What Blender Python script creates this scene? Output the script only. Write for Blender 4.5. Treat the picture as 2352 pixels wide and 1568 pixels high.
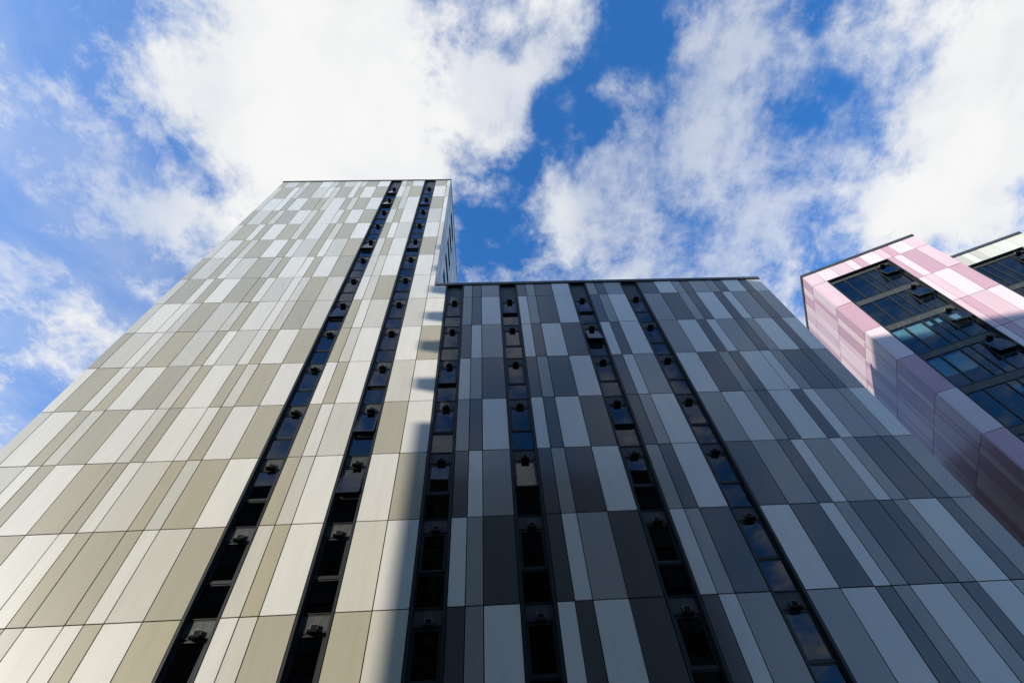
import bpy, math, random
from mathutils import Matrix, Vector, Quaternion

scene = bpy.context.scene
for o in list(bpy.data.objects):
    bpy.data.objects.remove(o)
COL = scene.collection
random.seed(7)

# ------------------------------------------------------------------ grid of the place
M = 0.5                      # one facade module in metres
HR = 5.8416                  # one storey in modules
FL = HR * M                  # one storey in metres
VG = 97.7614 + 3.2           # ground level, in modules below row zero
def V0_(v): return (VG - v) * M
def Z(row):                  # height of a row line above the ground
    return (VG - row * HR) * M

# ------------------------------------------------------------------ camera
CAM = Vector((35.6303 * M, -27.6521 * M, 1.6))
def cam_axes():
    rx, ry, rz = -0.98658355, -0.08186569, -0.09424102
    cx, sx, cy, sy, cz, sz = math.cos(rx), math.sin(rx), math.cos(ry), math.sin(ry), math.cos(rz), math.sin(rz)
    Rz = Matrix(((cz, -sz, 0), (sz, cz, 0), (0, 0, 1)))
    Rx = Matrix(((1, 0, 0), (0, cx, -sx), (0, sx, cx)))
    Ry = Matrix(((cy, 0, sy), (0, 1, 0), (-sy, 0, cy)))
    R = Rz @ Rx @ Ry
    conv = lambda r: Vector((r[0], r[2], -r[1]))
    return conv(R[0]), conv(R[1]), conv(R[2])
RIGHT, DOWN, FWD = cam_axes()
cd = bpy.data.cameras.new('camera')
cam = bpy.data.objects.new('camera', cd); COL.objects.link(cam)
cd.sensor_width = 36; cd.sensor_fit = 'HORIZONTAL'
FPX = 2094.671 / 4096
cd.lens = 36 * FPX
cd.clip_start = 0.05; cd.clip_end = 3000
cam.matrix_world = Matrix(((RIGHT.x, -DOWN.x, -FWD.x, CAM.x), (RIGHT.y, -DOWN.y, -FWD.y, CAM.y),
                           (RIGHT.z, -DOWN.z, -FWD.z, CAM.z), (0, 0, 0, 1)))
scene.camera = cam
def in_view(pts, m=0.02):
    for q in pts:
        d = q - CAM
        z = d.dot(FWD)
        if z <= 0.1: continue
        x = 0.5 + FPX * d.dot(RIGHT) / z
        y = 0.5 + FPX * d.dot(DOWN) / z * 1.5
        if -m < x < 1 + m and -m < y < 1 + m: return True
    return False

# ------------------------------------------------------------------ light
TAN_EL = 0.258
GX, GY = 0.832, 0.555
SUN = Vector((GX, GY, -TAN_EL)).normalized()       # the way the light travels
ELEV = math.atan(TAN_EL)
AZ = math.atan2(-GX, -GY)
sl = bpy.data.lights.new('sun', 'SUN'); sl.energy = 5.0; sl.angle = math.radians(0.53)
sl.color = (1.0, 0.915, 0.79)
sun = bpy.data.objects.new('sun', sl); COL.objects.link(sun)
sun.rotation_euler = SUN.to_track_quat('-Z', 'Y').to_euler()
sun.location = (-60, -60, 60)
vs = scene.view_settings
scene.display_settings.display_device = 'sRGB'
vs.view_transform = 'Standard'; vs.look = 'None'; vs.gamma = 1; vs.use_curve_mapping = False
vs.exposure = 0.28
scene.cycles.caustics_reflective = False; scene.cycles.caustics_refractive = False
scene.cycles.sample_clamp_indirect = 4.0

# sky: clear blue with a broken layer of cloud, laid out on a flat sheet overhead
w = bpy.data.worlds.new('World'); scene.world = w; w.use_nodes = True
nt = w.node_tree; nt.nodes.clear()
class NB:
    def __init__(s, t): s.t = t
    def new(s, k, **kw):
        n = s.t.nodes.new(k)
        for a, b in kw.items(): setattr(n, a, b)
        return n
    def put(s, sock, v):
        if hasattr(v, 'is_linked') or isinstance(v, bpy.types.NodeSocket): s.t.links.new(v, sock)
        else: sock.default_value = v
    def math(s, op, a, b=None, c=None, clamp=False):
        n = s.new('ShaderNodeMath', operation=op); n.use_clamp = clamp
        s.put(n.inputs[0], a)
        if b is not None: s.put(n.inputs[1], b)
        if c is not None: s.put(n.inputs[2], c)
        return n.outputs[0]
    def mr(s, v, a, b, c, d, smooth=True):
        n = s.new('ShaderNodeMapRange'); n.interpolation_type = 'SMOOTHSTEP' if smooth else 'LINEAR'
        s.put(n.inputs['Value'], v)
        for k, x in zip(('From Min', 'From Max', 'To Min', 'To Max'), (a, b, c, d)): n.inputs[k].default_value = x
        return n.outputs[0]
    def noise(s, vec, scale, detail=6, rough=.55, dist=0.0, dims='3D'):
        n = s.new('ShaderNodeTexNoise', noise_dimensions=dims)
        s.put(n.inputs['Vector'], vec)
        n.inputs['Scale'].default_value = scale; n.inputs['Detail'].default_value = detail
        n.inputs['Roughness'].default_value = rough; n.inputs['Distortion'].default_value = dist
        return n.outputs[0]
    def mix(s, f, a, b):
        n = s.new('ShaderNodeMix', data_type='RGBA')
        s.put(n.inputs['Factor'], f); s.put(n.inputs['A'], a) if False else None
        s.put(n.inputs[6], a); s.put(n.inputs[7], b)
        return n.outputs[2]
b = NB(nt)
SKY_STRENGTH = 0.10
SEED = (2.2, 8.8, 0)
tc = b.new('ShaderNodeTexCoord')
sep = b.new('ShaderNodeSeparateXYZ'); nt.links.new(tc.outputs['Generated'], sep.inputs[0])
zc = b.math('MAXIMUM', sep.outputs[2], 0.03)
px = b.math('DIVIDE', sep.outputs[0], zc); py = b.math('DIVIDE', sep.outputs[1], zc)
cmb = b.new('ShaderNodeCombineXYZ'); nt.links.new(px, cmb.inputs[0]); nt.links.new(py, cmb.inputs[1])
P2 = cmb.outputs[0]
# cloud banks and clear gaps: (x, y, radius, amount) on the cloud sheet
BANKS = []
def bank(xp, yp, rp, amt):           # place of a bank seen at a point of the photograph, as a direction
    def sheet(x, y):
        d = FWD + RIGHT * ((x - 1176) / 2352 / FPX) + DOWN * ((y - 784) / 2352 / FPX)
        return Vector((d.x / d.z, d.y / d.z))
    c = sheet(xp, yp); r = ((sheet(xp + rp, yp) - c).length + (sheet(xp, yp + rp) - c).length) / 2
    BANKS.append((c.x, c.y, r, amt))
for a in [(700, 130, 430, .55), (760, 330, 330, .45), (520, 260, 230, .25), (980, 60, 160, .22), (470, 500, 130, .2),
          (2330, 90, 330, .45), (2290, 430, 280, .50), (2120, 540, 160, .25), (2050, 60, 150, .22), (1950, 40, 110, .16), (2080, 220, 120, .12),
          (1680, 300, 260, .14), (1620, 480, 260, .16), (1400, 560, 170, .14), (1850, 420, 170, .06), (1760, 90, 170, .10), (1290, 590, 120, .16), (1960, 560, 110, .12),
          (1500, 20, 115, -.45), (1430, 110, 105, -.45), (1340, 200, 95, -.45), (1250, 300, 85, -.42), (1160, 400, 72, -.40), (1115, 500, 58, -.34), (1130, 590, 55, -.28), (1240, 440, 80, .14), (1260, 560, 80, .12), (1960, 150, 110, .16), (1450, 300, 130, .12), (1650, 170, 120, .16), (1600, 60, 90, .12),
          (1190, 90, 70, -.2), (1220, 60, 210, .30), (1130, 250, 150, .22), (1010, 400, 90, .2), (1450, 610, 200, .16), (1250, 520, 110, .14), (1700, 610, 180, .10), (1480, 250, 90, -.08), (1850, 240, 75, -.16), (1700, 400, 50, -.12), (930, 300, 60, -.10),
          (30, 260, 160, -.06), (290, 570, 110, -.12), (280, 90, 130, -.05), (30, 900, 110, -.04), (70, 700, 150, .20), (190, 250, 130, .17), (110, 560, 140, .18), (250, 480, 100, .14), (40, 860, 120, .15), (180, 60, 110, .12), (130, 400, 90, .1), (330, 130, 90, .12), (30, 1020, 60, -.2)]:
    bank(*a)
THIN = []
nb = len(BANKS)
bank(1640, 380, 350, .40); bank(130, 450, 260, .32); bank(1180, 200, 120, .2)
THIN = BANKS[nb:]; del BANKS[nb:]
warp = b.new('ShaderNodeTexNoise', noise_dimensions='2D'); nt.links.new(P2, warp.inputs['Vector'])
warp.inputs['Scale'].default_value = 5.5; warp.inputs['Detail'].default_value = 5
wv = b.new('ShaderNodeVectorMath', operation='SUBTRACT'); nt.links.new(warp.outputs['Color'], wv.inputs[0]); wv.inputs[1].default_value = (.5, .5, .5)
ws = b.new('ShaderNodeVectorMath', operation='SCALE'); nt.links.new(wv.outputs[0], ws.inputs[0]); ws.inputs['Scale'].default_value = .20
wa = b.new('ShaderNodeVectorMath', operation='ADD'); nt.links.new(P2, wa.inputs[0]); nt.links.new(ws.outputs[0], wa.inputs[1])
flat = b.new('ShaderNodeVectorMath', operation='MULTIPLY'); nt.links.new(wa.outputs[0], flat.inputs[0]); flat.inputs[1].default_value = (1, 1, 0)
PW = flat.outputs[0]
tot = None
for (x, y, r, amt) in BANKS:
    dn = b.new('ShaderNodeVectorMath', operation='DISTANCE'); nt.links.new(PW, dn.inputs[0]); dn.inputs[1].default_value = (x, y, 0)
    v = b.mr(dn.outputs['Value'], 0, r * 1.25, amt, 0)
    tot = v if tot is None else b.math('ADD', tot, v)
so = b.new('ShaderNodeVectorMath', operation='ADD'); nt.links.new(P2, so.inputs[0]); so.inputs[1].default_value = SEED
PS = so.outputs[0]
n1 = b.noise(PS, 3.1, 9, .60, .3, '2D')
n2 = b.noise(PS, 9.0, 8, .66, .15, '2D')
den = b.math('ADD', b.math('MULTIPLY', b.math('SUBTRACT', n1, .5), 1.25), b.math('MULTIPLY', b.math('SUBTRACT', n2, .5), .95))
n4 = b.noise(PS, 26.0, 6, .68, .1, '2D')
den = b.math('ADD', den, b.math('MULTIPLY', b.math('SUBTRACT', n4, .5), .36))
den = b.math('ADD', b.math('ADD', den, tot), 0.46)
veil = b.mr(px, -1.1, .0, .36, .0)
mask = b.mr(den, .24, .92, 0, 1)
for (x_, y_, r_, am_) in THIN:               # where the cloud sheet is thin the blue comes through
    dn = b.new('ShaderNodeVectorMath', operation='DISTANCE'); nt.links.new(PW, dn.inputs[0]); dn.inputs[1].default_value = (x_, y_, 0)
    mask = b.math('MULTIPLY', mask, b.mr(dn.outputs['Value'], r_ * .55, r_ * 1.3, 1 - am_, 1))
mask = b.math('MAXIMUM', mask, b.math('MULTIPLY', veil, b.mr(n1, .25, .7, .5, 1.3)))
sky = b.new('ShaderNodeTexSky', sky_type='NISHITA'); sky.sun_disc = False
sky.sun_elevation = ELEV; sky.sun_rotation = AZ; sky.altitude = 50; sky.air_density = 1.0; sky.dust_density = .4; sky.ozone_density = 2.2
tint = b.new('ShaderNodeMix', data_type='RGBA', blend_type='MULTIPLY'); tint.inputs['Factor'].default_value = 1
nt.links.new(sky.outputs[0], tint.inputs[6]); tint.inputs[7].default_value = (.66, 1.78, 2.90, 1)
n3 = b.noise(P2, 4.5, 5, .55, .2, '2D')
shade = b.mr(b.math('ADD', n3, b.math('MULTIPLY', den, .25)), .40, .95, .62, 1.0)
cl = b.new('ShaderNodeMix', data_type='RGBA'); b.put(cl.inputs['Factor'], shade)
cl.inputs[6].default_value = (4.4, 5.1, 6.1, 1); cl.inputs[7].default_value = (7.7, 7.7, 7.65, 1)
fin = b.mix(mask, tint.outputs[2], cl.outputs[2])
bg = b.new('ShaderNodeBackground'); nt.links.new(fin, bg.inputs[0]); bg.inputs[1].default_value = SKY_STRENGTH
w.cycles.sampling_method = 'MANUAL'; w.cycles.sample_map_resolution = 256
ow = b.new('ShaderNodeOutputWorld'); nt.links.new(bg.outputs[0], ow.inputs[0])

# ------------------------------------------------------------------ materials
def mat(name):
    m = bpy.data.materials.new(name); m.use_nodes = True
    return m, NB(m.node_tree), m.node_tree.nodes['Principled BSDF']
def panel_mat(name, col, rough=.38, coat=.5, hue=.0, vary=.05, ci=1.5):
    m, n, p = mat(name)
    oi = n.new('ShaderNodeObjectInfo'); g = n.new('ShaderNodeNewGeometry'); t = n.new('ShaderNodeTexCoord')
    # small batch-to-batch difference between panels, faint soiling on each
    hsv = n.new('ShaderNodeHueSaturation'); hsv.inputs['Color'].default_value = (*col, 1)
    n.put(hsv.inputs['Value'], n.mr(oi.outputs['Random'], 0, 1, 1 - vary, 1 + vary, False))
    n.put(hsv.inputs['Saturation'], n.mr(oi.outputs['Random'], 0, 1, 1 - hue, 1 + hue, False))
    st = n.new('ShaderNodeMapping'); m.node_tree.links.new(g.outputs['Position'], st.inputs[0]); st.inputs['Scale'].default_value = (2.6, 2.6, .30)
    dirt = n.mr(n.noise(st.outputs[0], 1.4, 6, .6), .35, .75, 1.0, .93)
    mu = n.new('ShaderNodeMix', data_type='RGBA', blend_type='MULTIPLY'); mu.inputs['Factor'].default_value = 1
    m.node_tree.links.new(hsv.outputs[0], mu.inputs[6])
    cc = n.new('ShaderNodeCombineXYZ')
    for k in range(3): n.put(cc.inputs[k], dirt)
    m.node_tree.links.new(cc.outputs[0], mu.inputs[7]); m.node_tree.links.new(mu.outputs[2], p.inputs['Base Color'])
    p.inputs['Roughness'].default_value = rough
    p.inputs['Specular IOR Level'].default_value = .3
    p.inputs['Coat Weight'].default_value = coat; p.inputs['Coat Roughness'].default_value = .13; p.inputs['Coat IOR'].default_value = ci
    bp = n.new('ShaderNodeBump'); bp.inputs['Strength'].default_value = .10; bp.inputs['Distance'].default_value = .02
    n.put(bp.inputs['Height'], n.noise(g.outputs['Position'], .9, 2, .4))
    m.node_tree.links.new(bp.outputs[0], p.inputs['Coat Normal']); m.node_tree.links.new(bp.outputs[0], p.inputs['Normal'])
    return m
TOWER = {'W': panel_mat('cream_white_panel', (.61, .595, .54), coat=.35), 'L': panel_mat('pale_grey_panel', (.50, .485, .42), coat=.35, hue=.1),
         'D': panel_mat('stone_grey_panel', (.36, .335, .25), coat=.35, hue=.14, vary=.06)}
WING = {'W': panel_mat('light_grey_panel', (.72, .635, .565), coat=.7, ci=1.5), 'M': panel_mat('mid_grey_panel', (.325, .285, .25), coat=.7, vary=.10, ci=1.5),
        'D': panel_mat('charcoal_panel', (.088, .076, .067), coat=.7, vary=.12, ci=1.5)}
PINK = {'W': panel_mat('pale_pink_panel', (.66, .535, .55)), 'M': panel_mat('blush_pink_panel', (.585, .43, .46)), 'D': panel_mat('rose_pink_panel', (.475, .295, .345))}
WHITE = {'W': panel_mat('ivory_panel', (.58, .575, .515)), 'L': panel_mat('pale_green_grey_panel', (.55, .54, .47)), 'D': panel_mat('stone_panel', (.43, .42, .375))}

def plain(name, col, rough=.5, metal=0.0, spec=.5, streak=0.0):
    m, n, p = mat(name)
    g = n.new('ShaderNodeNewGeometry')
    v = n.noise(g.outputs['Position'], 3.0, 5, .6)
    a = tuple(c * .86 for c in col); c2 = tuple(min(1, c * 1.12) for c in col)
    cr = n.mix(n.mr(v, .3, .7, 0, 1), (*a, 1), (*c2, 1))
    if streak:
        mp = n.new('ShaderNodeMapping'); m.node_tree.links.new(g.outputs['Position'], mp.inputs[0]); mp.inputs['Scale'].default_value = (26, 26, 2.2)
        s = n.mr(n.noise(mp.outputs[0], 1.0, 7, .7), .46, .78, 0, streak)
        cr = n.mix(s, cr, (.33, .31, .25, 1))
    m.node_tree.links.new(cr, p.inputs['Base Color'])
    p.inputs['Roughness'].default_value = rough; p.inputs['Metallic'].default_value = metal; p.inputs['Specular IOR Level'].default_value = spec
    return m
FRAME = plain('anodised_dark_frame', (.018, .022, .0225), .45, spec=.3)
SPAN = plain('weathered_dark_spandrel', (.036, .041, .040), .5, spec=.35, streak=.35)
BLACK = plain('black_housing', (.006, .006, .006), .7, spec=.1)
RIM = plain('grey_housing_rim', (.20, .20, .19), .5)
COPE = plain('dark_grey_coping', (.040, .044, .050), .4)
BACK = plain('black_cavity_membrane', (.010, .010, .010), .8, spec=.1)
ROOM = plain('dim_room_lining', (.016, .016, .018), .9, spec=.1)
CURT = plain('grey_curtain', (.10, .10, .10), .9, spec=.1)
BLIND = plain('pale_blind', (.70, .80, .80), .8, spec=.1)
LABEL = plain('yellow_label_print', (.62, .50, .12), .6)
STEEL = plain('steel_stay', (.45, .46, .46), .3, .9)
BRICK = plain('dark_brown_brick', (.060, .046, .040), .85, spec=.15)
ROOFM = plain('grey_roof_felt', (.10, .10, .10), .9, spec=.15)
ASPH = plain('asphalt', (.05, .05, .052), .9, spec=.2)
PAVE = plain('concrete_paving', (.10, .097, .092), .85, spec=.2)
KERB = plain('kerb_stone', (.24, .235, .22), .8, spec=.2)
PAINT = plain('road_paint', (.62, .60, .50), .7)
def glass_mat(name, tintc, ior):
    m, n, p = mat(name)
    t = m.node_tree; t.nodes.remove(p)
    out = t.nodes['Material Output']
    fr = n.new('ShaderNodeFresnel'); gb = n.new('ShaderNodeNewGeometry')
    n.put(fr.inputs['IOR'], n.mr(gb.outputs['Backfacing'], 0, 1, ior, 1 / ior, False))   # same reflectance on both faces of the pane
    tr = n.new('ShaderNodeBsdfTransparent'); tr.inputs[0].default_value = (*tintc, 1)
    gl = n.new('ShaderNodeBsdfGlossy'); gl.inputs['Roughness'].default_value = .012; gl.inputs[0].default_value = (.92, .95, 1, 1)
    g = n.new('ShaderNodeNewGeometry')
    bp = n.new('ShaderNodeBump'); bp.inputs['Strength'].default_value = .05; bp.inputs['Distance'].default_value = .01
    n.put(bp.inputs['Height'], n.noise(g.outputs['Position'], 1.6, 2, .4))
    t.links.new(bp.outputs[0], gl.inputs['Normal'])
    mx = n.new('ShaderNodeMixShader'); t.links.new(fr.outputs[0], mx.inputs[0]); t.links.new(tr.outputs[0], mx.inputs[1]); t.links.new(gl.outputs[0], mx.inputs[2])
    t.links.new(mx.outputs[0], out.inputs[0])
    return m
GLASS = glass_mat('tinted_window_glass', (.34, .38, .42), 1.5)
GLASSP = glass_mat('clear_window_glass', (.56, .68, .72), 1.5)

# ------------------------------------------------------------------ builders
class MB:
    def __init__(s): s.v = []; s.f = []
    def box(s, x0, x1, y0, y1, z0, z1):
        i = len(s.v)
        s.v += [(x0, y0, z0), (x1, y0, z0), (x1, y1, z0), (x0, y1, z0), (x0, y0, z1), (x1, y0, z1), (x1, y1, z1), (x0, y1, z1)]
        s.f += [(i, i+3, i+2, i+1), (i+4, i+5, i+6, i+7), (i, i+1, i+5, i+4), (i+1, i+2, i+6, i+5), (i+2, i+3, i+7, i+6), (i+3, i, i+4, i+7)]
        return s
    def prism(s, prof, x0, x1):          # profile in (y, z), anticlockwise seen from +x, swept along x
        i = len(s.v); n = len(prof)
        s.v += [(x0, y, z) for y, z in prof] + [(x1, y, z) for y, z in prof]
        s.f += [tuple(i + n + k for k in range(n)), tuple(i + n - 1 - k for k in range(n))]
        s.f += [(i + k, i + n + k, i + n + (k + 1) % n, i + (k + 1) % n)[::-1] for k in range(n)]
        return s
    def mesh(s, name, m):
        me = bpy.data.meshes.new(name); me.from_pydata(s.v, [], s.f); me.materials.append(m); me.update()
        return me
def put(name, me, parent=None, loc=(0, 0, 0), rot=(0, 0, 0)):
    o = bpy.data.objects.new(name, me); COL.objects.link(o)
    o.parent = parent; o.location = loc; o.rotation_euler = rot
    return o
def obj(name, mb, m, parent=None, loc=(0, 0, 0), rot=(0, 0, 0)):
    return put(name, mb.mesh(name, m), parent, loc, rot)
def thing(name, label, cat, loc=(0, 0, 0), rotz=0.0):
    o = bpy.data.objects.new(name, None); COL.objects.link(o)
    o.location = loc; o.rotation_euler = (0, 0, rotz); o['label'] = label; o['category'] = cat
    return o

CACHE = {}
GAP = 0.015
def panel_mesh(wd, ht, m):
    k = ('panel', round(wd, 3), round(ht, 3), m.name)
    if k not in CACHE:
        a, c = wd / 2 - GAP, ht / 2 - GAP
        e = 0.0025
        # a folded tray: flat face with a small softened edge and returns
        mb = MB()
        mb.v = [(-a + e, 0, -c + e), (a - e, 0, -c + e), (a - e, 0, c - e), (-a + e, 0, c - e),
                (-a, e, -c), (a, e, -c), (a, e, c), (-a, e, c), (-a, .034, -c), (a, .034, -c), (a, .034, c), (-a, .034, c)]
        mb.f = [(0, 1, 2, 3)]
        for i in range(4):
            j = (i + 1) % 4
            mb.f += [(4 + i, 4 + j, j, i), (8 + i, 8 + j, 4 + j, 4 + i)]
        CACHE[k] = mb.mesh('cladding_panel', m)
    return CACHE[k]
class Rest:
    """panels nobody sees singly: joined into one part per thing"""
    def __init__(s): s.v = []; s.f = []; s.mi = []; s.ms = []
    def add(s, me, mtx):
        i = len(s.v); s.v += [mtx @ v.co for v in me.vertices]
        m = me.materials[0]
        if m not in s.ms: s.ms.append(m)
        for p in me.polygons: s.f.append([i + k for k in p.vertices]); s.mi.append(s.ms.index(m))
    def build(s, name, parent):
        if not s.v: return
        me = bpy.data.meshes.new(name); me.from_pydata(s.v, [], s.f)
        for m in s.ms: me.materials.append(m)
        me.polygons.foreach_set('material_index', s.mi); me.update()
        o = put(name, me, parent); o['kind'] = 'stuff'
def panel(parent, rest, x0, x1, z0, z1, m, face='front', plane=0.0, single=True):
    me = panel_mesh(x1 - x0, z1 - z0, m)
    tilt = lambda s: random.gauss(0, s)
    if face == 'front': loc = Vector(((x0 + x1) / 2, plane, (z0 + z1) / 2)); rz = 0.0
    elif face == 'left': loc = Vector((plane, (x0 + x1) / 2, (z0 + z1) / 2)); rz = -math.pi / 2
    else: loc = Vector((plane, (x0 + x1) / 2, (z0 + z1) / 2)); rz = math.pi / 2
    rot = (tilt(.0016), tilt(.0004), rz + tilt(.0016))
    from mathutils import Euler
    mtx = Matrix.Translation(loc) @ Euler(rot).to_matrix().to_4x4()
    pm = Matrix.Translation(parent.location) @ parent.rotation_euler.to_matrix().to_4x4()
    if single and in_view([pm @ (mtx @ v.co) for v in me.vertices][:4] + [pm @ loc]):
        return put('cladding_panel', me, parent, loc, rot)
    rest.add(me, mtx)

# --- one storey of a window strip, 1 m wide between the cladding edges; z runs down from the row line
YW = 0.15                                  # glass plane behind the cladding face
HW = 0.5 - 0.075                           # half clear width between the flanges
Z_SP, Z_HD, Z_TR0, Z_TR1, Z_SL = -.42, -.51, -1.80, -1.90, -FL + .07
def strip_frame_mesh():
    mb = MB()
    f = .045
    mb.box(-HW, -HW + f, YW - .035, YW + .06, -FL, 0).box(HW - f, HW, YW - .035, YW + .06, -FL, 0)
    for a, c, y in ((Z_HD, Z_SP, .03), (Z_TR1, Z_TR0, .04), (-FL, Z_SL, .045)):
        mb.box(-HW + f, HW - f, YW - y, YW + .06, a + .045, c).box(-HW + f, HW - f, YW - y + .022, YW + .06, a, a + .045)
    return mb.mesh('window', FRAME)
def sash_mesh(hw, L):
    mb = MB(); f = .05
    mb.box(-hw, -hw + f, 0, .055, -L, 0).box(hw - f, hw, 0, .055, -L, 0).box(-hw + f, hw - f, 0, .055, -f, 0).box(-hw + f, hw - f, 0, .055, -L, -L + f)
    g = .016                               # inner bead
    mb.box(-hw + f, -hw + f + g, .012, .05, -L + f, -f).box(hw - f - g, hw - f, .012, .05, -L + f, -f)
    return mb.mesh('opening_sash', FRAME)
HS = HW - .045; LS = Z_HD - Z_TR0
def build_meshes():
    C = CACHE
    C['frame'] = strip_frame_mesh()
    C['sash'] = sash_mesh(HS, LS)
    C['sash_pane'] = MB().box(-HS + .05, HS - .05, .022, .032, -LS + .05, -.05).mesh('sash_pane', GLASS)
    C['pane'] = MB().box(-HW + .045, HW - .045, YW - .005, YW + .005, Z_SL, Z_TR1).mesh('pane', GLASS)
    C['span'] = MB().box(-HW + .045, HW - .045, YW - .02, YW + .02, Z_SP, 0).mesh('spandrel_panel', SPAN)
    m = MB().box(-.10, .10, -.085, 0, -.15, 0)
    C['vent_body'] = m.mesh('vent_housing', RIM)
    C['vent_face'] = MB().box(-.085, .085, -.092, -.0855, -.142, -.012).mesh('vent_grille', BLACK)
    C['hood'] = MB().prism([(0, .035), (-.13, .02), (-.17, -.055), (-.15, -.075), (0, -.05)], -.135, .135).mesh('vent_hood', BLACK)
    C['stay'] = MB().box(-.008, .008, -.006, .006, -.34, 0).mesh('stay_arm', STEEL)
    C['curtain'] = None
build_meshes()
def curtain_mesh(wd, ht):
    mb = MB(); n = 8
    for k in range(n):
        a = wd * k / n; y = .02 * math.sin(k * 2.1)
        mb.box(a, a + wd / n * .96, y, y + .012, -ht, 0)
    return mb.mesh('curtain', CURT)
CACHE['curtain'] = curtain_mesh(.22, 2.2)
def strip_window(parent, xc, ztop, opening, curtain=0):
    C = CACHE
    r = lambda s: random.gauss(0, s)
    wn = put('window', C['frame'], parent, (xc, 0, ztop))
    put('spandrel_panel', C['span'], wn)
    put('vent_housing', C['vent_body'], wn, (.03, YW - .02, Z_SP + .16)); put('vent_grille', C['vent_face'], wn, (.03, YW - .02, Z_SP + .16))
    put('vent_hood', C['hood'], wn, (.03, YW - .032, Z_SP - .02))
    put('pane', C['pane'], wn, (0, 0, 0), (r(.0012), 0, r(.0012)))
    a = -math.radians(opening) + r(.0010); tz = r(.0010)
    put('opening_sash', C['sash'], wn, (0, YW - .03, Z_HD), (a, 0, 0))
    put('sash_pane', C['sash_pane'], wn, (0, YW - .03, Z_HD), (a, 0, tz))
    if opening > 4:
        for s in (-1, 1):
            put('stay_arm', C['stay'], wn, (s * (HS - .004), YW - .03 + .02, Z_HD - .45), (-math.radians(opening * 2.0 + 18), 0, 0))
    if curtain:
        put('curtain', C['curtain'], wn, (-HW + .08 if curtain > 0 else HW - .30, YW + .16, Z_HD))
    return wn
def strip_flanges(parent, xc, z0, z1, cols=True):
    mb = MB(); t = .075
    for s in (-1, 1):
        xo = s * (.5 - GAP * .6); xi = s * HW
        a, c = min(xo, xi), max(xo, xi)
        mb.box(a, c, -.012, .012, z0, z1)                        # flange on the face
        xj = xi - s * .004 if s > 0 else xi
        mb.box(min(xi, xi + s * .02), max(xi, xi + s * .02), .012, YW + .055, z0, z1)   # jamb lining
    obj('window_strip_frame', mb, FRAME, parent, (xc, 0, 0))
def blank_top(parent, xc, z0, z1):
    obj('spandrel_panel', MB().box(-HW, HW, YW - .02, YW + .02, z0, z1), SPAN, parent, (xc, 0, 0))

BOT = 17                                   # last row line above the plinth
def coping(parent, x0, x1, yf, yb, z0, z1, zd, n):      # roof-edge capping laid in lengths, with lapped joints and a drip below
    st = (x1 - x0) / n
    for k in range(n):
        a, c = x0 + k * st + .003, x0 + (k + 1) * st - .003
        j = random.gauss(0, .003)
        mb = MB().box(a, c, yf + j, yb, z0 + .012, z1 + j).box(a, c, yf + .015, yb - .05, zd, z0 + .0115)
        if k: mb.box(a - .055, a + .05, yf - .005, yb - .01, z0 + .008, z1 + .006)
        obj('coping', mb, COPE, parent)
# ================================================================== TOWER
TC = [0, 1, 3, 4, 5, 7, 9, 10, 11, 13, 14, 15, 17, 19, None, 21, 22, 23, 25, None, 27, 29, 31]
TP = ['DLDLDWLDLWLDW LDW DW', 'LDWLDLWLDWDWD WLD WL', 'LWWDWDDLWDLDW DLW DW', 'DLDLDWLDWWDWD LDW LW', 'LDWDWDLDWDLDW DWL WL',
      'LWDLDWDWLDWLD LDW DL', 'DLDWLDLDWWDWD LLW WL', 'LDWDWDDWLWLDL WLD WW', 'LWWLDLLDWWLDL DWL LW', 'DLWLDLDWLWDWD DLW WD',
      'WDWDWDLDWDLDW WDW LW', 'LWDLDWLDWWDWD DWL DW', 'WLWDWDDWLDLDW DLW WD', 'DWLDDWWDDDWLD LDW LW', 'LDWDWLDLWWDWD WLD DL']
TOP_T = .452; COP_T = .372; EDGE_T = 29.65; TOP_W = 7.507; COP_W = 7.428; EDGE_W = 67.6
DEP = 13.0
tower = thing('tower_building', 'tall cream and stone grey panelled tower in sunlight, with two dark window strips', 'building')
rest = Rest()
def cells(cols):
    out = []
    for a, c in zip(cols, cols[1:]):
        if a is None or c is None: continue
        out.append((a, c))
    return out
tcells = cells(TC)
for r in range(0, BOT):
    pat = (TP[r] if r < len(TP) else random.choice(TP[3:])).replace(' ', '')
    for (a, c), k in zip(tcells, pat):
        top = Z(TOP_T) if r == 0 else Z(r); bot = Z(r + 1)
        if c == 31:
            if r < 7: c = EDGE_T
            elif r == 7:
                panel(tower, rest, a * M, EDGE_T * M, Z(TOP_W), Z(7), TOWER[k])
                top = Z(TOP_W)
        panel(tower, rest, a * M, c * M, bot, top, TOWER[k])
rest.build('lower_cladding', tower)
def board(mb, u0, u1, z0, z1): mb.box(u0 * M, u1 * M, .045, .075, z0, z1)
mb = MB()
zt = Z(TOP_T)
for a, c in ((0.06, 19), (21, 25), (27, 29.6)): board(mb, a, c, Z(BOT), zt)
board(mb, 29.6, 31, Z(BOT), Z(TOP_W) - .01)
obj('cladding_backing', mb, BACK, tower)
mb = MB().box(.1, EDGE_T * M - .06, .62, DEP, 0, zt)
obj('wall_core', mb, ROOM, tower)
obj('plinth', MB().box(0, 31 * M, .0, .6, 0, Z(BOT) - .012), BACK, tower)
# coping: front bar with drip, side bar
ct = Z(COP_T)
coping(tower, -.04, EDGE_T * M + .035, -.045, .35, zt, ct, zt - .005, 5)
mb = MB().box(EDGE_T * M - .3, EDGE_T * M + .035, .3505, DEP, zt + .012, ct - .002)
obj('coping', mb, COPE, tower)
obj('roof', MB().box(-.02, EDGE_T * M - .3005, .3505, DEP, zt + .02, ct - .06), ROOFM, tower)
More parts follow.
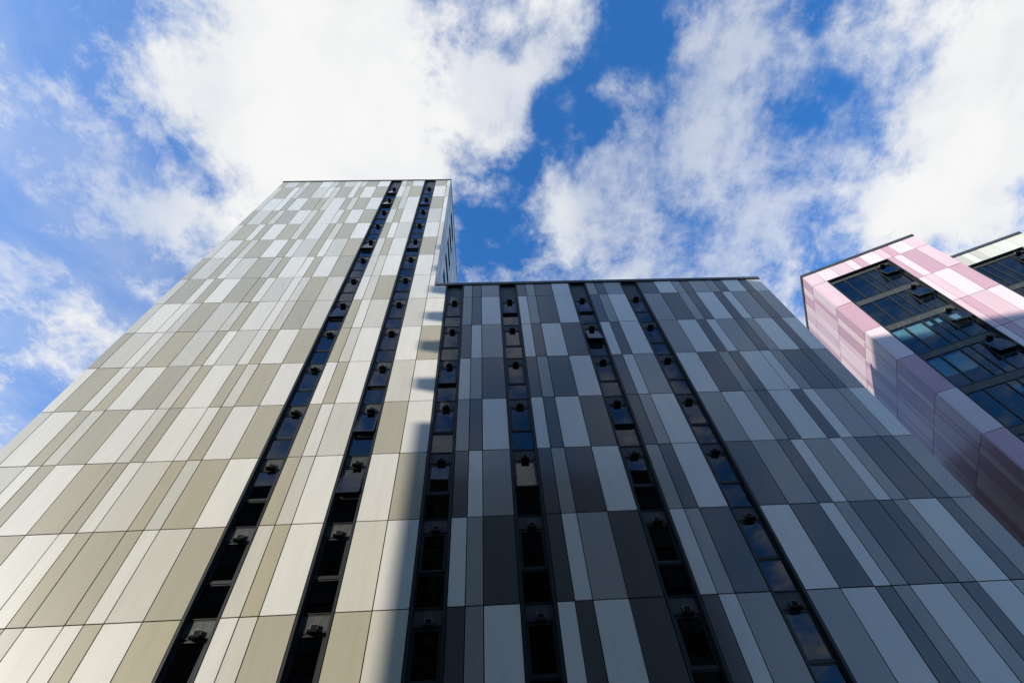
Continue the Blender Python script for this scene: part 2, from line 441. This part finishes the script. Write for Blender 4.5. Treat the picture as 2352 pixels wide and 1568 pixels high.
# flank walls
rest = Rest()
for r in range(0, 8):
    z1 = zt if r == 0 else Z(r); z0 = Z(r + 1) if r < 7 else Z(TOP_W)
    for j, (a, c) in enumerate([(.08, 1.3), (1.3, 2.3), (2.3, 4.3), (9.4, 10.4), (10.4, 12.4), (12.4, 13.4), (13.4, 15.4), (15.4, 17.4), (17.4, 18.4), (18.4, 20.4), (20.4, 22.4), (22.4, 24.4), (24.4, 26)]):
        panel(tower, rest, a * M, c * M, z0, z1, TOWER['WLD'[(r * 2 + j * 5 + (j * r) % 3) % 3]], 'right', EDGE_T * M, False)
    if r == 0: panel(tower, rest, 4.3 * M, 9.4 * M, z0, z1, TOWER['L'], 'right', EDGE_T * M, False); continue
    for j, (a, c) in enumerate([(4.3, 6.3), (6.3, 7.3), (7.3, 9.4)]):
        panel(tower, rest, a * M, c * M, Z(r + .16), z1, TOWER['LWD'[(r + j) % 3]], 'right', EDGE_T * M, False)
        if r < 7: panel(tower, rest, a * M, c * M, z0, Z(r + .62), TOWER['WLD'[(r + j) % 3]], 'right', EDGE_T * M, False)
rest.build('side_cladding', tower)
obj('side_backing', MB().box(EDGE_T * M - .075, EDGE_T * M - .045, .08, DEP, Z(8), zt), BACK, tower)
for r in range(1, 7):
    x = EDGE_T * M
    wn = obj('side_window', MB().box(x - .044, x - .001, 4.3 * M + .012, 4.3 * M + .07, Z(r + .62), Z(r + .16)).box(x - .044, x - .001, 9.4 * M - .07, 9.4 * M - .012, Z(r + .62), Z(r + .16))
             .box(x - .044, x + .02, 4.3 * M + .071, 9.4 * M - .071, Z(r + .19), Z(r + .16) - .012), FRAME, tower)
    obj('pane', MB().box(x - .04, x - .03, 4.3 * M + .071, 9.4 * M - .071, Z(r + .62), Z(r + .19)), GLASS, wn)
OPEN_T1 = {1: 6, 2: 7, 3: 1.5, 5: 8, 8: 7, 11: .5, 14: 4}
OPEN_T2 = {2: 4, 5: 5, 6: 1, 7: 1.5, 10: 4, 11: 9, 12: 9}
for xc, od in ((20, OPEN_T1), (26, OPEN_T2)):
    strip_flanges(tower, xc * M, Z(BOT), zt)
    blank_top(tower, xc * M, Z(1) + .001, zt)
    for r in range(1, BOT):
        strip_window(tower, xc * M, Z(r), od.get(r, 0), (1 if (r * 7 + xc) % 3 == 0 else 0))

# ================================================================== WING
DEPW = 9.0
WC = [33, 34, 35, 37, None, 39, 40, 41, 43, 45, None, 47, 48, 49, 51, None, 53, 55, 57, 58, 59, 61, 62, 63, 65, 66, EDGE_W]
WP = {7: 'MDM DMDW MDM DWMDMMDWDW', 8: 'MDW WMDW DMW MDMDWDWMDM', 9: 'DWM WDWD WDW MWDWMDMWDW', 10: 'WMD DMDW DWM WDMDWWMDDM', 11: 'MDW WDWD DMW MWMDWDWMMW',
      12: 'DWM DMDW MDW DMDWMWMDDM', 13: 'WMD DWMD WMD WDWMDDMWDM', 14: 'DMW WDWD DWM MWDMWMDWMM'}
wing = thing('low_wing_building', 'shaded lower wing of pale and charcoal grey panels with four dark window strips', 'building')
rest = Rest()
wcells = cells(WC)
for r in range(7, BOT):
    pat = WP.get(r, random.choice([WP[9], WP[12], WP[13]])).replace(' ', '')
    for (a, c), k in zip(wcells, pat):
        panel(wing, rest, a * M, c * M, Z(r + 1), Z(TOP_W) if r == 7 else Z(r), WING[k])
rest.build('lower_cladding', wing)
zw = Z(TOP_W); cw = Z(COP_W)
mb = MB()
for a, c in ((33, 37), (39, 45), (47, 51), (53, EDGE_W - .06)): board(mb, a, c, Z(BOT), zw - .01)
obj('cladding_backing', mb, BACK, wing)
obj('wall_core', MB().box(EDGE_T * M + .05, EDGE_W * M - .1, .62, DEPW, 0, zw), ROOM, wing)
obj('side_wall', MB().box(EDGE_W * M - .09, EDGE_W * M - .005, .04, DEPW, 0, zw), WING['M'], wing)
obj('plinth', MB().box(31.01 * M, EDGE_W * M, .0, .6, 0, Z(BOT) - .012), BACK, wing)
coping(wing, EDGE_T * M + .036, EDGE_W * M + .035, -.06, .35, zw, cw, zw - .02, 6)
obj('rear_sky_blocker', MB().box(42 * M, EDGE_W * M - .12, DEPW + .01, 46 * M, 0, V0_(17.5)), WING['D'], wing)  # unseen mass added behind the wing to keep sky light off the pink flank
obj('rear_range', MB().box(40 * M, 120 * M, 50 * M, 72 * M, 0, V0_(39)), WING['D'], wing)
obj('coping', MB().box(EDGE_W * M - .3, EDGE_W * M + .035, .3505, DEPW, zw + .012, cw - .002), COPE, wing)
obj('roof', MB().box(EDGE_T * M + .05, EDGE_W * M - .3005, .3505, DEPW, zw + .005, cw - .06), ROOFM, wing)
OPEN_W = {32: {10: 5, 11: 1, 13: 2}, 38: {8: 5, 12: 7}, 46: {8: 4, 9: 13, 11: 6}, 52: {11: 1}}
for xc, od in OPEN_W.items():
    strip_flanges(wing, xc * M, Z(BOT), zw - .021)
    blank_top(wing, xc * M, Z(8) + .001, zw - .021)
    for r in range(8, BOT):
        strip_window(wing, xc * M, Z(r), od.get(r, 0), (1 if (r * 5 + xc) % 4 == 0 else 0))

# ================================================================== PINK TOWER (its own axes: x along the window front, y into the building)
YA = 0.410362
PX, PY, PR = 80.495 * M, 5.6265 * M, .066        # corner, and how far its row lines sit below the tower's
def ZP(r): return Z(r + PR)
pink = thing('pink_building', 'pale pink panelled block with a tall dark band of windows, half in shadow', 'building', (PX, PY, 0), -YA)
rest = Rest()
PW = 15.05
def pk(x0, x1, z0, z1, k, face='front', plane=0.0): panel(pink, rest, x0 * M, x1 * M, z0, z1, PINK[k], face, plane)
zp = Z(5.60); cp = Z(5.52)
PBOT = 16
for a, c, k in zip([.06, 1.8, 3.8, 5.78, 6.78, 7.75, 9.7, 10.65, 11.62, 13.52], [1.8, 3.8, 5.78, 6.78, 7.75, 9.7, 10.65, 11.62, 13.52, PW], 'MWMWDWMDWM'):
    pk(a, c, ZP(6), zp, k)
RW0, RW1 = 1.97, 9.93
FP = {6: 'MDWDM', 7: 'DWMWD', 8: 'WMDMW', 9: 'DWDMW', 10: 'WMWDM', 11: 'DDMWD', 12: 'MWDMW', 13: 'DMWDM', 14: 'WDMWD', 15: 'MWDWM'}
for r in range(6, PBOT):
    for a, c, k in zip([.06, RW1, 10.65, 11.62, 13.52], [RW0, 10.65, 11.62, 13.52, PW], FP[r]):
        pk(a, c, ZP(r + 1), ZP(r), k)
LC = [0, 1.67, 2.65, 4.65, 5.7, 7.7, 8.78, 10.8, 11.8, 13.8, 14.8, 16.8, 18.8, 20, 22, 24]
LP = {5: 'DWDWMWDMWDWMDWM', 6: 'WDMWMWDWMWDMWDW', 7: 'DWDMWMWDWMDWMWD', 8: 'WMWDMDWMWDWMWDM', 9: 'DWDMWMDWMDWDMWD', 10: 'MDMWDMWDWMDWDMW', 11: 'DWDMWDMWDWMDWDM'}
for r in range(5, PBOT):
    for a, c, k in zip(LC, LC[1:], LP.get(r, LP[6 + r % 5])):
        pk(max(a, .06), c, ZP(r + 1), zp if r == 5 else ZP(r), k, 'left')
rest.build('lower_cladding', pink)
mb = MB()
for a, c, t in ((.1, RW0, zp), (RW1, PW - .1, zp)): mb.box(a * M, c * M, .045, .075, ZP(PBOT), t)
mb.box(RW0 * M, RW1 * M, .045, .075, ZP(6) + .03, zp)
mb.box(.045, .075, .0755, 24 * M, ZP(PBOT), zp)
obj('cladding_backing', mb, BACK, pink)
obj('corner_trim', MB().box(.004, .028, .004, .028, ZP(PBOT), zp), PINK['M'], pink)
obj('wall_core', MB().box(.12, PW * M - .02, .95, 24 * M, 0, zp), ROOM, pink)
obj('side_wall', MB().box(PW * M - .06, PW * M - .002, .036, 24 * M, 0, zp), PINK['M'], pink)
obj('plinth', MB().box(.0, PW * M, .0, .6, 0, ZP(PBOT) - .012), BACK, pink)
coping(pink, -.05, PW * M + .04, -.055, .3, zp, cp, zp - .005, 3)
obj('coping', MB().box(-.05, .25, .3005, 24 * M, zp + .012, cp - .002), COPE, pink)
obj('roof', MB().box(.2505, PW * M - .03, .3005, 24 * M, zp + .02, cp - .07), ROOFM, pink)
def wide_frame(parent, x0, x1, z0, z1):          # surround of the big recessed window band
    t = .07; d = .20
    mb = MB()
    mb.box(x0, x0 + t, -.012, .02, z0, z1).box(x1 - t, x1, -.012, .02, z0, z1).box(x0 + t, x1 - t, -.012, .02, z1 - t, z1)
    mb.box(x0 + .02, x0 + t - .02, .02, d + .05, z0, z1 - t).box(x1 - t + .02, x1 - .02, .02, d + .05, z0, z1 - t).box(x0 + t - .02, x1 - t + .02, .02, d + .05, z1 - t + .002, z1 - .03)
    obj('window_band_frame', mb, FRAME, parent)
def wide_storey(parent, x0, x1, mull, ztop, zbot, opening, sash_at, blinds=(), label=True, span=.42, first=False):
    d = .20; t = .065; f = .03
    L = ztop - zbot
    wn = MB()
    a, c = x0 + .07, x1 - .07
    wn.box(a - .02, a + t, d - .03, d + .06, -L, 0).box(c - t, c + .02, d - .03, d + .06, -L, 0)
    hd = -span
    wn.box(a + t, c - t, d - .035, d + .06, hd - .06, hd).box(a + t, c - t, d - .035, d + .06, -L, -L + .06)
    for m in mull: wn.box(m - f, m + f, d - .05, d + .06, -L + .061, hd - .061)
    s0, s1 = sash_at
    mid = hd - .06 - LS
    wn.box(s0 + f, s1 - (f if s1 < c - t - .01 else 0), d - .03, d + .06, mid - .08, mid)
    w_ = obj('window', wn, FRAME, parent, (0, 0, ztop))
    obj('spandrel_panel', MB().box(a + t, c - t, d - .02, d + .03, hd, 0), SPAN, w_)
    xs = [a + t] + [m for m in mull] + [c - t]
    for p0, p1 in zip(xs, xs[1:]):
        q0 = p0 + (f if p0 != xs[0] else 0); q1 = p1 - (f if p1 != xs[-1] else 0)
        z1 = hd - .061
        if abs(p0 - s0) < .02 or abs(p1 - s1) < .02 and p0 > s0 - .02: z1 = mid - .081
        obj('pane', MB().box(q0, q1, d, d + .01, -L + .061, z1), GLASSP, w_, (0, 0, 0), (random.gauss(0, .001), 0, 0))
    k0 = s0 + f + .004; k1 = s1 - (f if s1 < c - t - .01 else 0) - .004
    hw = (k1 - k0) / 2; xm = (k0 + k1) / 2
    key = ('sash', round(hw, 3))
    if key not in CACHE:
        CACHE[key] = sash_mesh(hw, LS); CACHE[key + ('p',)] = MB().box(-hw + .05, hw - .05, .022, .032, -LS + .05, -.05).mesh('sash_pane', GLASSP)
    rot = (-math.radians(opening), 0, 0); zl = hd - .062
    put('opening_sash', CACHE[key], w_, (xm, d - .05, zl), rot); put('sash_pane', CACHE[key + ('p',)], w_, (xm, d - .05, zl), rot)
    for s in (-1, 1):
        put('stay_arm', CACHE['stay'], w_, (xm + s * (hw - .004), d - .03, zl - .5), (-math.radians(opening * 2 + 10), 0, 0))
    if label:
        obj('yellow_label', MB().box(.02, hw * .62, .030, .046, -LS - .003, -LS + .0005), LABEL, w_, (xm, d - .05, zl), rot)
        w_['label'] = 'storey of dark glazing with its end sash propped open'
    put('vent_housing', CACHE['vent_body'], w_, (xm + .02, d - .02, hd + .16)); put('vent_grille', CACHE['vent_face'], w_, (xm + .02, d - .02, hd + .16))
    put('vent_hood', CACHE['hood'], w_, (xm + .02, d - .036, hd - .02))
    for (q0, q1, z0, z1) in blinds:
        obj('blind', MB().box(q0, q1, d + .10, d + .112, z0, z1), BLIND, w_)
ml = [x * M for x in (3.83, 5.81, 6.79, 7.80)]
BL = {8: [(2.5 * M, 3.75 * M, -1.45, -.55), (3.95 * M, 5.7 * M, -1.75, -.55), (5.95 * M, 6.5 * M, -1.0, -.62), (6.95 * M, 7.5 * M, -1.0, -.62), (8.2 * M, 9.3 * M, -1.15, -.75)],
      9: [(2.5 * M, 3.75 * M, -1.9, -.55), (3.95 * M, 5.7 * M, -1.9, -.55)], 10: [(5.95 * M, 6.6 * M, -1.2, -.7)]}
wide_frame(pink, RW0 * M, RW1 * M, ZP(PBOT), ZP(6) + .02)
for r in range(6, PBOT):
    top = ZP(r) - (.06 if r == 6 else 0)
    wide_storey(pink, RW0 * M, RW1 * M, ml, top, ZP(r + 1), {6: 13, 7: 13, 8: 14, 9: 14}.get(r, 5), (7.80 * M, RW1 * M - .135), BL.get(r, ()), r < 10, .28 if r == 6 else .42)

# ================================================================== WHITE WING beside the pink tower, set back from it
white = thing('ivory_building', 'ivory and pale green panelled building behind the pink block at right edge', 'building',
              (PX + math.sin(YA) * 7.3 * M, PY + math.cos(YA) * 7.3 * M, 0), -YA)
rest = Rest()
OFF = -.15
def ZV(r): return Z(r + OFF)
zv = Z(5.345); cv = Z(5.26); VW = 30.54
def wh(x0, x1, z0, z1, k): panel(white, rest, x0 * M, x1 * M, z0, z1, WHITE[k])
VB = [18.5, 20.5, 21.55, 22.55, 23.55, 24.55, 26.55, 28.5, VW]
for a, c, k in zip(VB, VB[1:], 'LWDWDLWL'): wh(a, c, ZV(6) + .10, zv, k)
V0, V1 = 21.5, 28.5
for r in range(6, PBOT):
    for a, c, k in zip([18.5, 20.5, V1], [20.5, V0, VW], ['WDL', 'DLW', 'LWD'][r % 3]): wh(a, c, ZV(r + 1), ZV(r) + (.10 if r == 6 else 0), k)
rest.build('lower_cladding', white)
obj('cladding_backing', MB().box(18.5 * M, V0 * M, .045, .075, ZV(PBOT), zv).box(V1 * M, VW * M - .05, .045, .075, ZV(PBOT), zv).box(V0 * M, V1 * M, .045, .075, ZV(6) + .13, zv), BACK, white)
obj('wall_core', MB().box(18.5 * M, VW * M - .03, .95, 9, 0, zv), ROOM, white)
obj('side_wall', MB().box(VW * M - .06, VW * M - .002, .036, 9, 0, zv), WHITE['L'], white)
obj('plinth', MB().box(18.5 * M, VW * M, .0, .6, 0, ZV(PBOT) - .012), BACK, white)
coping(white, 18.5 * M, VW * M + .04, -.055, .3, zv, cv, zv - .005, 3)
obj('roof', MB().box(18.5 * M, VW * M - .03, .3005, 9, zv + .02, cv - .07), ROOFM, white)
wide_frame(white, V0 * M, V1 * M, ZV(PBOT), ZV(6) + .12)
for r in range(6, PBOT):
    top = ZV(r) + (.05 if r == 6 else 0)
    wide_storey(white, V0 * M, V1 * M, [x * M for x in (22.62, 23.62, 24.62, 26.63)], top, ZV(r + 1), 13 if r == 6 else 4, (26.63 * M, V1 * M - .135), (), False, .24 if r == 6 else .42)

# ================================================================== the building across the street (behind the viewer)
opp = thing('opposite_building', 'dark brick building across the street whose shadow falls on the panels', 'building')
def V(v): return (VG - v) * M
DZ = 40; Y0 = -DZ * M
SH = DZ * GX / GY; DR = DZ * TAN_EL / GY          # how far a shadow runs sideways and down before it meets the panels
XL = 31.5 - SH; X1 = XL + 10
VT = 8.28 * HR - TAN_EL / GX * (80.5 - X1)
obj('tall_slab', MB().box(XL * M, X1 * M, -120 * M, Y0, 0, V(VT)), BRICK, opp)
obj('street_range', MB().box((X1 + .01) * M, 66 * M, -62 * M, Y0 + .002, 0, V(36.5)), BRICK, opp)
obj('annex', MB().box((29.8 - SH) * M, (XL - .01) * M, -60 * M, Y0, 0, V(11.45 * HR - DR)), BRICK, opp)
for row, tip in ((10.5, 29.15), (9.5, 29.0), (8.55, 29.05), (7.55, 29.1), (6.6, 29.2), (5.5, 29.2)):
    zc_ = V(row * HR - DR)
    obj('balcony', MB().box((tip - SH) * M, (XL - .01) * M, Y0 - .9, Y0, zc_ - .65, zc_ + .10), BRICK, opp)
obj('roof_parapet', MB().box((X1 + .02) * M, 66 * M, Y0 - .3, Y0 + .05, V(36.5) + .002, V(36.5) + .3), ROOFM, opp)
fm = MB().box(-.75, .75, -.03, .04, -.95, -.87).box(-.75, .75, -.03, .04, .87, .95).box(-.75, -.67, -.03, .04, -.8699, .8699).box(.67, .75, -.03, .04, -.8699, .8699).box(-.03, .03, -.03, .04, -.8699, .8699).mesh('street_window', FRAME)
gm = MB().box(-.669, .669, .006, .012, -.8699, .8699).mesh('pane', plain('dark_window_pane', (.012, .014, .018), .08))
for i in range(10):
    for k in range(9):
        wn = put('street_window', fm, opp, ((-2 + i * 7.0) * M, Y0 + .035, 4.2 + k * 3.1)); put('pane', gm, wn)

# ================================================================== ground
g = obj('ground', MB().box(-900, 900, -900, 900, -.6, -.30), ROOFM); g['kind'] = 'structure'
g = obj('road', MB().box(-300, 300, Y0 + 3.5, -4.2, -.29, -.12), ASPH); g['kind'] = 'structure'
g = obj('pavement', MB().box(-300, 300, -3.99, 200, -.29, -.002), PAVE); g['kind'] = 'structure'
g = obj('pavement', MB().box(-300, 300, Y0 - 200, Y0 + 3.29, -.29, -.002), PAVE); g['kind'] = 'structure'
g = obj('kerb', MB().box(-300, 300, -4.195, -3.995, -.29, .006), KERB); g['kind'] = 'structure'
g = obj('kerb', MB().box(-300, 300, Y0 + 3.295, Y0 + 3.495, -.29, .006), KERB); g['kind'] = 'structure'
mk = MB()
for i in range(-20, 20): mk.box(i * 6, i * 6 + 3, -10.35, -10.25, -.118, -.114)
g = obj('road_markings', mk, PAINT); g['kind'] = 'structure'
